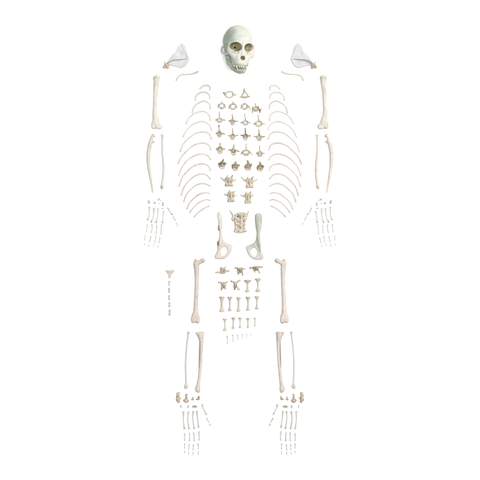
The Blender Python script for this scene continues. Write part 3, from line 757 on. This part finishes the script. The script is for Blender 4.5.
thing("sacrum", "large knobbly sacrum with two upswept horns between the tops of the hip bones", "sacrum", None,
      [("body", sb, "body"),
       ("crest", join(*[sweep([(240.7, v - .6, 3.8), (240.4, v + 2.0, 5.0), (240.3, v + 4.4, 3.9)], [.8, .9, .7]) for v in (214.6, 219.6, 224.4)]), "ochre"),
       ("horn", sweep([(235.4, 219, 3), (233.6, 216, 3.2), (231.4, 212.8, 2.8), (229.8, 210.8, 2.4)], [1.5, 1.3, .95, .6]), "head"),
       ("horn", sweep([(246, 218.5, 3), (247, 215, 3), (248.0, 212.6, 2.8), (248.8, 211, 2.4)], [1.2, 1.0, .75, .5]), "ivory_end"),
       ("side_lobe", sweep([(233.8, 216.5, 3.2), (232.6, 218.4, 3.4), (233.2, 220.4, 3)], [1.1, 1.2, 1.1]), "head"),
       ("upper_prong", sweep([(238.2, 216.2, 4.4), (237.9, 213.4, 4)], [1.2, .9]), "ochre"), ("upper_prong", sweep([(243.3, 216, 4.4), (243.7, 212.6, 4)], [1.1, .7]), "ochre")])

# ================================================================ HIP BONES
il = [(217.4, 213.6), (218.8, 211.9), (220.4, 212.9), (221.8, 216.5), (222.4, 221), (222.4, 226), (221.6, 232), (221.8, 236), (222.8, 240), (221.5, 244), (219, 244), (218.4, 241), (219.8, 236.5), (219.8, 232), (218.4, 228), (218.4, 222), (217.4, 217)]
rg = [(219.8, 238.6), (222.4, 238.4), (224.2, 241.2), (227.6, 243.8), (231.6, 244.9), (232.5, 246.6), (231.6, 250), (230.2, 253.4), (226.4, 257.6), (221.7, 259), (216, 258.6), (214.6, 256.8), (215.6, 254.6), (217.8, 251), (217.4, 246), (218, 242)]
ho = [(222.4, 247.4), (224.8, 246.4), (227.2, 249), (227.0, 252.6), (224.6, 255.6), (221.6, 255.2), (220.6, 252), (221, 249.2)]
thing("hip_bone", "slim pale hip bone with pinkish ring at its foot, left of the sacrum", "hip bone", "pair of hip bones",
      [("hip_blade", sdf(il, 1.5, 0, 5, .28, lambda g: su(slab(g, il, 1.9, 1.5, .95), cap(g, [T((218.9, 214, 2.4)), T((220.2, 224, 2.6)), T((220.8, 234, 2.8)), T((220.6, 242, 2.9))], [.9, 1.1, 1.3, 1.9]), .8), .07), "hipgrad"),
       ("hip_ring", sdf(rg, 1.5, 0, 5.5, .28, lambda g: ss(ss(su(su(slab(g, rg, 1.9, 1.7, 1.0), cap(g, [T((220.2, 243, 2.6)), T((219.2, 250, 2.4)), T((217, 256.2, 2.1))], [2.3, 1.6, 1.8]), .8),
                  cap(g, [T((223.5, 243, 2.4)), T((231.2, 246.3, 2))], [1.2, 1.0]), .6), slab(g, ho, 2, 6, .3), .6), ell(g, T((217.6, 243.6, 4.0)), (1.2, 2.2, 1.9)), .4), .07), "hipgrad"),
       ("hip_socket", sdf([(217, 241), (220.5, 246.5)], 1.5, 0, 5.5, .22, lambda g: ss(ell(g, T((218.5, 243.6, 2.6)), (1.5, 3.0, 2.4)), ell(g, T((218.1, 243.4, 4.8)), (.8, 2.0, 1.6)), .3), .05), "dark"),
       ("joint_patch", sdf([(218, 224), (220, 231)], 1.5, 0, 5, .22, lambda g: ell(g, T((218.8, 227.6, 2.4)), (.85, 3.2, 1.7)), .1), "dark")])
il = [(255.0, 215.4), (256.8, 213.3), (260.4, 213.4), (261.9, 215.6), (262.0, 222), (261.4, 228), (260.0, 233), (260.2, 241), (260.6, 246), (257.4, 247.5), (254, 245), (255.4, 241), (256.6, 235), (256.0, 227), (255.4, 220)]
rg = [(256.4, 240.6), (260.2, 241.4), (261.4, 251), (263.4, 257.4), (262.2, 259.2), (257.4, 259.7), (252.6, 258.5), (248.6, 254.8), (246.3, 249), (246, 246.8), (248.7, 245.5), (252.8, 244.2), (254.8, 242)]
ho = [(252.2, 248.2), (254.2, 247.3), (256.4, 249.2), (257.4, 252.4), (256.2, 256.3), (253.4, 256.4), (251.2, 253.6), (250.8, 250.4)]
thing("hip_bone", "broad greenish hip bone with dark inner edge, right of the sacrum", "hip bone", "pair of hip bones",
      [("hip_blade", sdf(il, 1.5, 0, 5, .28, lambda g: ss(su(slab(g, il, 1.9, 1.5, .95), cap(g, [T((258.6, 216, 2.4)), T((258.8, 226, 2.6)), T((258.3, 236, 2.8)), T((258.4, 245, 2.9))], [1.2, 1.3, 1.4, 1.7]), .8),
                  ell(g, T((260.2, 221, 5.0)), (1.2, 6, 1.8)), .6), .07), "hipgreen"),
       ("hip_ring", sdf(rg, 1.5, 0, 5.5, .28, lambda g: ss(su(su(slab(g, rg, 1.9, 1.6, 1.0), cap(g, [T((258.6, 243, 2.5)), T((259.6, 250, 2.4)), T((261.6, 257, 2.1))], [1.8, 1.5, 1.6]), .8),
                  cap(g, [T((255.4, 243.6, 2.3)), T((247.4, 247.2, 2))], [1.2, 1.1]), .6), slab(g, ho, 2, 6, .3), .6), .07), "hipgreen"),
       ("joint_patch", sweep([(255.9, 215.6, 2.8), (255.9, 220, 3.0), (256.5, 227, 3.0), (257.2, 232, 3.0)], [.75, .85, .8, .55]), "greendark"),
       ("ridge", sweep([(257.6, 238, 4.2), (259.0, 245, 4.2), (260.2, 252, 3.6)], [.45, .6, .5]), "greendark")])

# ================================================================ BREASTBONE
mb = [(166, 270.3), (168, 269.8), (170.2, 270.3), (172.4, 269.8), (174.4, 270.2), (173.9, 272.2), (172, 274), (171, 276.6), (170.4, 278), (168.8, 278), (168.4, 275.6), (167.2, 273), (166, 271.8)]
thing("breastbone_piece", "fan-shaped top piece of the breastbone column at left", "breastbone", "breastbone pieces in a column",
      [(None, sdf(mb, 1, 0, 3, .22, lambda g: ss(su(slab(g, mb, 1.2, 1.0, .7), cap(g, [T((167, 271, 1.3)), T((170.2, 271.6, 1.4)), T((173.4, 271, 1.3))], [1.0, 1.1, 1.0]), .5), ell(g, T((170.2, 274, 3.0)), (1.2, 2, .9)), .4), .07, 1.3), "rose_end")])
ST = [(169.5, 283.3, 5.0, 1.15, 1.0), (169.3, 290.2, 4.6, 1.15, 1.0), (169.3, 297.4, 4.6, 1.15, .95), (169.6, 304.5, 4.6, 1.2, .9), (169.8, 312.5, 5.4, 1.25, .85)]
for i, (x, y, hgt, r, wst) in enumerate(ST):
    lab = ["plain oblong piece just under the fan-shaped top of the breastbone column", "second oblong piece under the fan-shaped top of the breastbone column",
           "middle oblong piece of the breastbone column, third under its fan", "waisted piece of the breastbone column, next to its bottom one", "longest waisted piece at the bottom of the breastbone column"][i]
    thing("breastbone_piece", lab, "breastbone", "breastbone pieces in a column",
          [(None, sweep([(x, y - hgt / 2 + .4, .9), (x + .05, y - hgt / 4, .9), (x, y, .9), (x - .05, y + hgt / 4, .9), (x, y + hgt / 2 - .4, .9)], [r, r * .95, wst, r * .92, r], zf=.75, n=14), "digit" if i < 1 else "head")])

# ================================================================ TAIL
def knotty(label, cx, cy, w, h, arms, mats=("tail", "ochre"), pits=()):
    def fn(g):
        d = box(g, T((cx, cy, 2.2)), (w / 2, h / 2, 2.1), 1.2)
        d = su(d, ell(g, T((cx - w * .3, cy + h * .3, 3.0)), (1.2, 1.3, 1.5)), .5)
        d = su(d, ell(g, T((cx + w * .32, cy - h * .3, 3.2)), (1.1, 1.3, 1.4)), .5)
        for q in ((cx - w * .22, cy + h * .02), (cx + w * .18, cy + h * .15)) + tuple(pits):
            d = ss(d, ell(g, T((q[0], q[1], 4.6)), (.7, .95, 1.8)), .3)
        return d
    bd = sdf([(cx - w / 2, cy - h / 2), (cx + w / 2, cy + h / 2)], 1.5, 0, 5.5, .22, fn, .16, 1.4)
    parts = [("body", bd, mats[0]), ("ridge", sweep([(cx + .1, cy - h * .35, 3.8), (cx - .1, cy + h * .3, 4.2)], [.6, .75], zf=1.2), mats[1])]
    for tip, r in arms:
        dx, dy = tip[0] - cx, tip[1] - cy
        b = (cx + np.clip(dx, -w * .36, w * .36), cy + np.clip(dy, -h * .36, h * .36))
        parts.append(("side_spur", sweep([(b[0], b[1], 2.6), ((b[0] + tip[0]) / 2, (b[1] + tip[1]) / 2 - .15, 2.3), (tip[0], tip[1], 1.7)], [r * 1.35, r, r * 1.05], zf=.8), mats[0]))
    thing("tail_vertebra", label, "tail bone", "tail vertebrae", parts)
knotty("spiky first tail vertebra with long drooping left spur, top left of the tail rows", 222.8, 270.6, 5.4, 6.0, [((215.5, 272.3), .75), ((229.0, 271), .95), ((225.5, 266.8), .7), ((221, 267.6), .7)])
knotty("knotty tail vertebra with a prong hanging at lower right, middle of the top tail row", 240.0, 270.2, 5.6, 5.4, [((235, 268), .8), ((245, 268.9), .7), ((242.8, 275), .8), ((238.2, 274.2), .7)], ("ochre", "arch"))
knotty("crab-like tail vertebra with raised arms, right end of the top tail row", 256.0, 268.4, 5.8, 4.6, [((249.9, 267.8), .9), ((262.6, 267), .8), ((259.5, 272.8), .75), ((254.8, 272.2), .55)], ("ochre", "arch"))
knotty("lopsided tail vertebra with upper left spur, left end of the second tail row", 223.7, 285.2, 5.0, 6.0, [((218.3, 282.2), .75), ((227.6, 281.7), .7), ((221.4, 290), .75), ((225.4, 289.4), .6)])
knotty("X-shaped tail vertebra with four splayed legs in the second tail row", 235.4, 284.4, 3.0, 5.4, [((230.9, 281), .85), ((240, 280.2), .85), ((234.8, 289.6), .9), ((239, 289.6), .9)], ("tail", "ochre"))

def spool(label, x, y0, y1, wt, wb, ww, mat, part=None, tilt=0, zf=.75):
    L = y1 - y0
    zc = max(wt, wb) * .5 * zf
    pt = [(x - tilt * .5, y0 + .3), (x - tilt * .4, y0 + L * .1), (x - tilt * .2, y0 + L * .27), (x, y0 + L * .52), (x + tilt * .2, y0 + L * .75), (x + tilt * .4, y0 + L * .9), (x + tilt * .5, y1 - .3)]
    R = [wt * .5, wt * .42, ww * .54, ww * .43, ww * .5, wb * .42, wb * .5]
    sh = sweep([(a, b, zc) for a, b in pt], R, zf=zf, n=16, sub=4, jit=.04, capf=.22)
    P = [(None, sh, mat)]
    if wt > 3.0:
        P = [("shaft", sh, mat),
             ("end_knob", sweep([(x - wt * .43, y0 + .8 + rng.uniform(-.2, .4), zc), (x, y0 + .6, zc * 1.1), (x + wt * .43, y0 + .8 + rng.uniform(-.3, .3), zc)], [.8, .5, .7], jit=.12), part or mat),
             ("end_knob", sweep([(x - wb * .4, y1 - .8, zc), (x, y1 - .6, zc * 1.1), (x + wb * .4, y1 - .8 + rng.uniform(-.3, .3), zc)], [.75, .55, .65], jit=.12), part or mat)]
    thing("tail_vertebra", label, "tail bone", "tail vertebrae", P)
spool("stocky tail bone with wide flat top, third in the second tail row", 247.6, 280, 292, 7.4, 4.8, 2.4, "tailpale", "pale")
spool("stocky double-flared tail bone at the right end of the second tail row", 258.0, 278.4, 291.6, 6.2, 5.4, 2.3, "tailpale")
A = [(221.9, 296.5, 311.6, 5.4, 5.0, 2.8, "rose_end", "thickest pinkish"), (229.9, 296.7, 311, 4.8, 3.8, 1.9, "tailpale", "slim grey"), (238.6, 297, 311.5, 4.4, 4.2, 2.1, "tailpale", "evenly flared"),
     (248.1, 296.6, 310.5, 4.9, 4.0, 2.0, "tailpale", "dark-footed"), (257, 296, 309.2, 4.6, 3.9, 1.8, "tailpale", "slightly shorter")]
for i, (x, a, b, wt, wb, ww, m, lk) in enumerate(A):
    spool(f"{lk} spool-shaped tail bone, {['first', 'second', 'third', 'fourth', 'last'][i]} in the third tail row", x, a, b, wt, wb, ww, m, "head")
A = [(225, 318.4, 330.6, 4.0, 4.0, 1.6, "longest"), (233.4, 317.4, 328.7, 3.8, 3.4, 1.55, "olive-topped"), (240.2, 317.4, 328, 3.5, 2.3, 1.4, "narrow-footed"), (248, 317.8, 328, 3.4, 2.3, 1.4, "pale-topped"), (255, 317.4, 326.2, 2.7, 2.4, 1.3, "shortest")]
for i, (x, a, b, wt, wb, ww, lk) in enumerate(A):
    spool(f"{lk} thin tail bone, {['first', 'second', 'third', 'fourth', 'last'][i]} in the fourth tail row", x, a, b, wt, wb, ww, "tailpale", "olive" if i < 3 else "head")
A = [(227.5, 335.6, 344, 2.2, 2.0, 1.0, "longest pin-like"), (233, 334.3, 341.8, 2.3, 2.0, .95, "knob-ended pin-like"), (237.8, 334.3, 340.2, 2.0, 1.9, .9, "short knobbed"),
     (242.5, 333.6, 339.1, 1.7, 1.1, .8, "faint slender"), (246.8, 333.9, 338.2, 1.6, 1.0, .8, "tiny slender")]
for i, (x, a, b, wt, wb, ww, lk) in enumerate(A):
    spool(f"{lk} tail bone, {ORD[i]} in the lowest tail row", x, a, b, wt, wb, ww, "digit", None, tilt=.2)
thing("tail_vertebra", "minute bead-like tail tip bone ending the lowest tail row", "tail bone", "tail vertebrae", [(None, lump([(250.6, 334.5, .75, .6), (251.3, 334.4, .5, .45)]), "digit")])

# ================================================================ LEGS
for sd in sides():
    fp = [(196.2, 264, 3), (196.8, 269, 2.8), (197.0, 277, 2.6), (196.8, 287, 2.5), (196.3, 297, 2.5), (195.9, 306, 2.6), (195.8, 313, 2.8), (195.9, 318, 3.0)]
    fr = [2.9, 2.6, 2.15, 2.05, 2.05, 2.2, 2.6, 2.8]
    fq = [(191.6, 316), (193, 313), (195.4, 311.5), (198, 313), (199.7, 317), (200, 320.5), (199, 323), (197, 323), (195.6, 321.8), (194, 322.8), (192, 322.5), (191.1, 319.5)]
    sh = sdf(fp + [(203, 259), (194, 258), (196, 322)], 5, 0, 7.5, .32, lambda g: ss(su(su(su(slab(g, fq, 3, 2.7, 1.8), cap(g, [T(p) for p in fp], fr, .9), 1.4), cap(g, [T((196.4, 263.5, 3)), T((199.6, 262.2, 3.2)), T((202, 260.8, 3.4))], [2.2, 2.0, 1.9]), 1.2),
             cap(g, [T((196.0, 264, 3)), T((196.0, 260.3, 3.2))], [2.0, 1.5]), .9), ell(g, T((195.9, 317, 7.4)), (1.5, 3.5, 1.5)), .9), .06, .7)
    hd = sdf([(203.0, 260.4)], 3.5, 0.5, 6.5, .25, lambda g: ell(g, T((202.9, 260.4, 3.4)), (2.5, 2.45, 2.45)), .04)
    tro = sdf([(196, 260)], 4, 1, 6.5, .25, lambda g: su(ell(g, T((195.8, 260.9, 3.3)), (1.7, 2.2, 1.9)), ell(g, T((197.6, 261.6, 3.6)), (1.0, 1.5, 1.4)), .4), .06)
    c1 = sdf([(193.2, 319)], 4.5, 0, 7, .28, lambda g: ell(g, T((193.3, 319.2, 3.0)), (2.2, 3.4, 2.8)), .07, .9)
    c2_ = sdf([(198.2, 319.4)], 4.8, 0, 7, .28, lambda g: su(ell(g, T((198.1, 319.8, 3.0)), (1.9, 3.1, 2.8)), ell(g, T((197.2, 321.4, 2.8)), (1.6, 1.8, 2.2)), .5), .07, .9)
    thing("femur", f"long rosy thigh bone with a grey ball head, over the {sd} shin bones", "thigh bone", "pair of thigh bones",
          [("shaft", sh, "rose"), ("ball_head", hd, "head", [], "grey ball head"), ("upper_knob", tro, "rose_end"), ("knee_knob", c1, "head" if SIDE == 1 else "rose_end"), ("knee_knob", c2_, "rose")])
    tp = [(200.2, 334.6, 2.8), (201.0, 337, 2.9), (201.5, 341, 2.7), (201.4, 347, 2.5), (201.1, 356, 2.3), (200.7, 365, 2.2), (199.8, 374, 2.1), (199.0, 381, 2.0), (198.2, 387, 2.0), (197.8, 390, 1.9)]
    tr_ = [3.0, 2.85, 2.2, 1.75, 1.5, 1.5, 1.5, 1.6, 2.1, 2.3]
    tsh = sdf(tp, 5, 0, 6, .3, lambda g: ss(su(cap(g, [T(p) for p in tp], tr_), cap(g, [T((202.3, 336, 3.6)), T((202.1, 350, 3.2)), T((201.6, 364, 2.8))], [1.1, .8, .6]), .8),
              cap(g, [T((199.2, 342, 4.0)), T((199.0, 352, 3.8)), T((198.9, 362, 3.6))], [.9, .9, .6]), .6), .06, .8)
    pq = [(195.6, 332.6), (197, 331.6), (199.2, 331.9), (200.4, 331.4), (203.4, 331.6), (204.4, 332.8), (203.8, 335), (203.0, 338.5), (202.2, 341.5), (201.0, 341.8), (200, 339.4), (198.8, 336.4), (196.8, 335)]
    pl = sdf(pq, 1, 0, 6.5, .25, lambda g: su(slab(g, pq, 2.75, 2.35, 1.5), ell(g, T((202.0, 336.5, 4.6)), (1.1, 2.2, 1.3)), .8), .1, 1.0)
    aq = [(196.8, 384), (199.6, 384), (200.4, 388), (200.2, 390.5), (199.2, 393), (198.2, 391.2), (196.4, 390.8), (195.1, 389), (195.8, 386.6)]
    an = sdf(aq, 1, 0, 5, .25, lambda g: ss(slab(g, aq, 2.0, 1.8, 1.0), ell(g, T((197.2, 389, 4.3)), (.7, 1.6, 1.0)), .4), .1, 1.0)
    rdg = sweep([(199.9, 340, 3.4), (199.9, 345, 3.3), (199.7, 352, 3.1), (199.4, 360, 3.0), (199.0, 368, 2.7)], [.35, .6, .6, .5, .25], zf=1.2)
    thing("tibia", f"sturdy curved shin bone with a flared top under the {sd} thigh bone", "shin bone", "pair of shin bones",
          [("shaft", tsh, "rose"), ("dark_ridge", rdg, "ridge"), ("knee_plate", pl, "rose_end"), ("ankle_end", an, "rose_end")])
    fb = sweep([(188.5, 332.4, 1.3), (188.2, 336, 1.2), (187.5, 341, 1.1), (186.8, 347, 1.1), (186.2, 356, 1.1), (185.8, 365, 1.1), (186, 374, 1.1), (186.3, 382, 1.3), (186.3, 385, 1.4)],
               [1.2, 1.0, .92, .9, .9, .9, .95, 1.1, 1.5], zf=.95)
    ft = sdf([(188.5, 332)], 2.4, 0, 4, .22, lambda g: su(ell(g, T((188.5, 332.2, 1.5)), (1.35, 1.2, 1.3)), ell(g, T((189, 333.3, 1.4)), (.8, 1.0, 1.0)), .4), .05)
    fl = sdf([(186.3, 386)], 4, 0, 4.5, .25, lambda g: su(ell(g, T((186.3, 386.2, 1.6)), (2.1, 2.3, 1.6)), ell(g, T((185.6, 387.6, 1.4)), (1.2, 1.2, 1.2)), .4), .06)
    thing("fibula", f"thin calf bone with a bulb-like foot beside the {sd} shin bone", "calf bone", "pair of calf bones",
          [("shaft", fb, "pale"), ("knee_knob", ft, "head"), ("ankle_bulb", fl, "rose")])
    # ---- foot
    thing("heel_bone", f"largest tan ankle bone, the L-shaped heel at the outer side of the {sd} foot", "heel bone", "pair of heel bones",
          [("body", lump([(178.0, 395.2, 1.75, 3.0), (177.8, 399, 1.9, 2.4), (178.8, 401.3, 1.5, 1.5)], k=.9), "ankle"), ("heel_tip", lump([(178.6, 392.9, 1.5, 1.0), (177.6, 393.2, 1.1, 1.0)]), "ankle_olive"), ("side_spur", lump([(179.8, 398.4, 1.3, .9), (180.6, 397.8, .6, .6)]), "ankle")])
    thing("ankle_bone", f"stem-and-base shaped tan ankle bone beside the heel, {sd} foot", "ankle bone", "pair of stem-shaped ankle bones",
          [("body", lump([(185.2, 400.2, 1.9, 1.7), (187.4, 400.4, 1.7, 1.6), (186.4, 401, 1.8, 1.6)], k=.8), "ankle"), ("stem", lump([(186.4, 394.6, 1.4, 1.1), (186.4, 397.2, 1.15, 2.0)], k=.8), "ankle")])
    sm = [([(192.9, 397.6, .85, 1.4), (192.4, 399.4, 1.15, 1.0), (193.6, 399.2, .8, .8)], "ankle_olive", "small wedge-shaped ankle bone, third in the upper ankle row, {} foot"),
          ([(198.9, 397.0, 1.0, 1.4), (197.4, 399.0, 1.3, 1.0), (199.1, 399.0, .9, 1.0)], "ankle_olive", "brown triangular ankle bone nearest the big toe, {} foot"),
          ([(181.2, 405.6, .75, 1.2), (181.2, 407.0, .85, .8)], "foot", "small upright ankle bone above the outermost toes, {} foot"),
          ([(188.5, 405.6, .9, 1.0), (188.1, 407.0, 1.0, 1.0)], "foot", "small square ankle bone, middle of the lower ankle row, {} foot"),
          ([(193.3, 406.4, 1.1, 1.25), (195.0, 406.2, 1.2, 1.2), (196.2, 406.5, 1.0, 1.15)], "ankle_olive", "wide olive-brown ankle bone in the lower ankle row, {} foot")]
    for c, m, lb in sm:
        thing("ankle_bone", lb.format(sd), "ankle bone", "small ankle bones", [(None, lump(c), m)])
    mt = [[(183.6, 411.6), (183.5, 416), (183.6, 421), (184.5, 428)], [(188.7, 411.8), (188.0, 415), (187.9, 420), (189.1, 428)], [(193.5, 411.5), (193.0, 415), (193.1, 420), (194.3, 427.8)], [(197.1, 411.2), (197.4, 416), (197.9, 420.2), (198.7, 426.6)]]
    TN = ["outermost", "second outer", "third outer", "innermost"]
    for i, p in enumerate(mt):
        a, b = metapod(p, .68, 1.1)
        bs = sweep([(p[0][0] - .8, p[0][1] + .1, 1), (p[0][0] + .7, p[0][1] - .1, 1)], [.75, .7])
        thing("foot_bone", f"long slim foot bone of the {TN[i]} row of four, {sd} foot", "foot bone", "long foot bones", [("shaft", join(a, bs), "foot"), ("toe_knuckle", b, "digit_end")])
    pp = [[(184.9, 433.4), (184.6, 437), (184.7, 440.6)], [(189.5, 432.4), (189.8, 436.5), (189.7, 441)], [(193.7, 432.4), (194.2, 436.5), (194.3, 441)], [(198.9, 431.3), (199.4, 436), (199.2, 440.3)]]
    mp = [[(184.7, 443.4), (184.8, 446), (184.9, 448.4)], [(189.2, 444), (189.1, 447), (189, 449.8)], [(193.4, 444.4), (193.4, 447), (193.2, 449.9)], [(198.2, 443.3), (198.4, 446.3), (198.3, 449.1)]]
    dp = [[(184.7, 451), (184.7, 453.2)], [(188.8, 452), (188.5, 454.6)], [(193.2, 452), (193.1, 455)], [(198.4, 451.4), (198.4, 455)]]
    for i in range(4):
        thing("toe_bone", f"long toe bone of the {TN[i]} row of four, under the foot bone, {sd} foot", "toe bone", "toe bones of the feet", [(None, knuckle_bar(pp[i], .6, 1.4, 1.3), "foot")])
        thing("toe_bone", f"middle toe bone of the {TN[i]} row of four, above the tip, {sd} foot", "toe bone", "toe bones of the feet", [(None, knuckle_bar(mp[i], .54, 1.6, 1.25), "foot")])
        thing("toe_bone", f"tiny toe tip bone ending the {TN[i]} row of four, {sd} foot", "toe bone", "toe bones of the feet", [(None, knuckle_bar(dp[i], .46, 1.5, .9), "foot")])
    a, b = metapod([(202.5, 405), (203.3, 407.8), (204.8, 411), (206.3, 413.8)], .7, 1.0)
    bs = lump([(202.2, 404.9, 1.0, .9), (202.9, 404.6, .8, .8)])
    thing("foot_bone", f"slanting foot bone of the big toe set apart, {sd} foot", "foot bone", "long foot bones", [("shaft", a, "foot"), ("toe_knuckle", b, "digit_end"), ("ankle_end", bs, "digit_end")])
    thing("toe_bone", f"slanting big toe bone under its foot bone, {sd} foot", "toe bone", "toe bones of the feet", [(None, knuckle_bar([(206.9, 418.2), (207.9, 420), (209.0, 421.9)], .62, 1.7, 1.3), "foot")])
    thing("toe_bone", f"big toe tip bone, last of the slanting row, {sd} foot", "toe bone", "toe bones of the feet", [(None, knuckle_bar([(209.7, 423.8), (210.5, 425.8)], .62, 1.5, 1.1), "foot")])
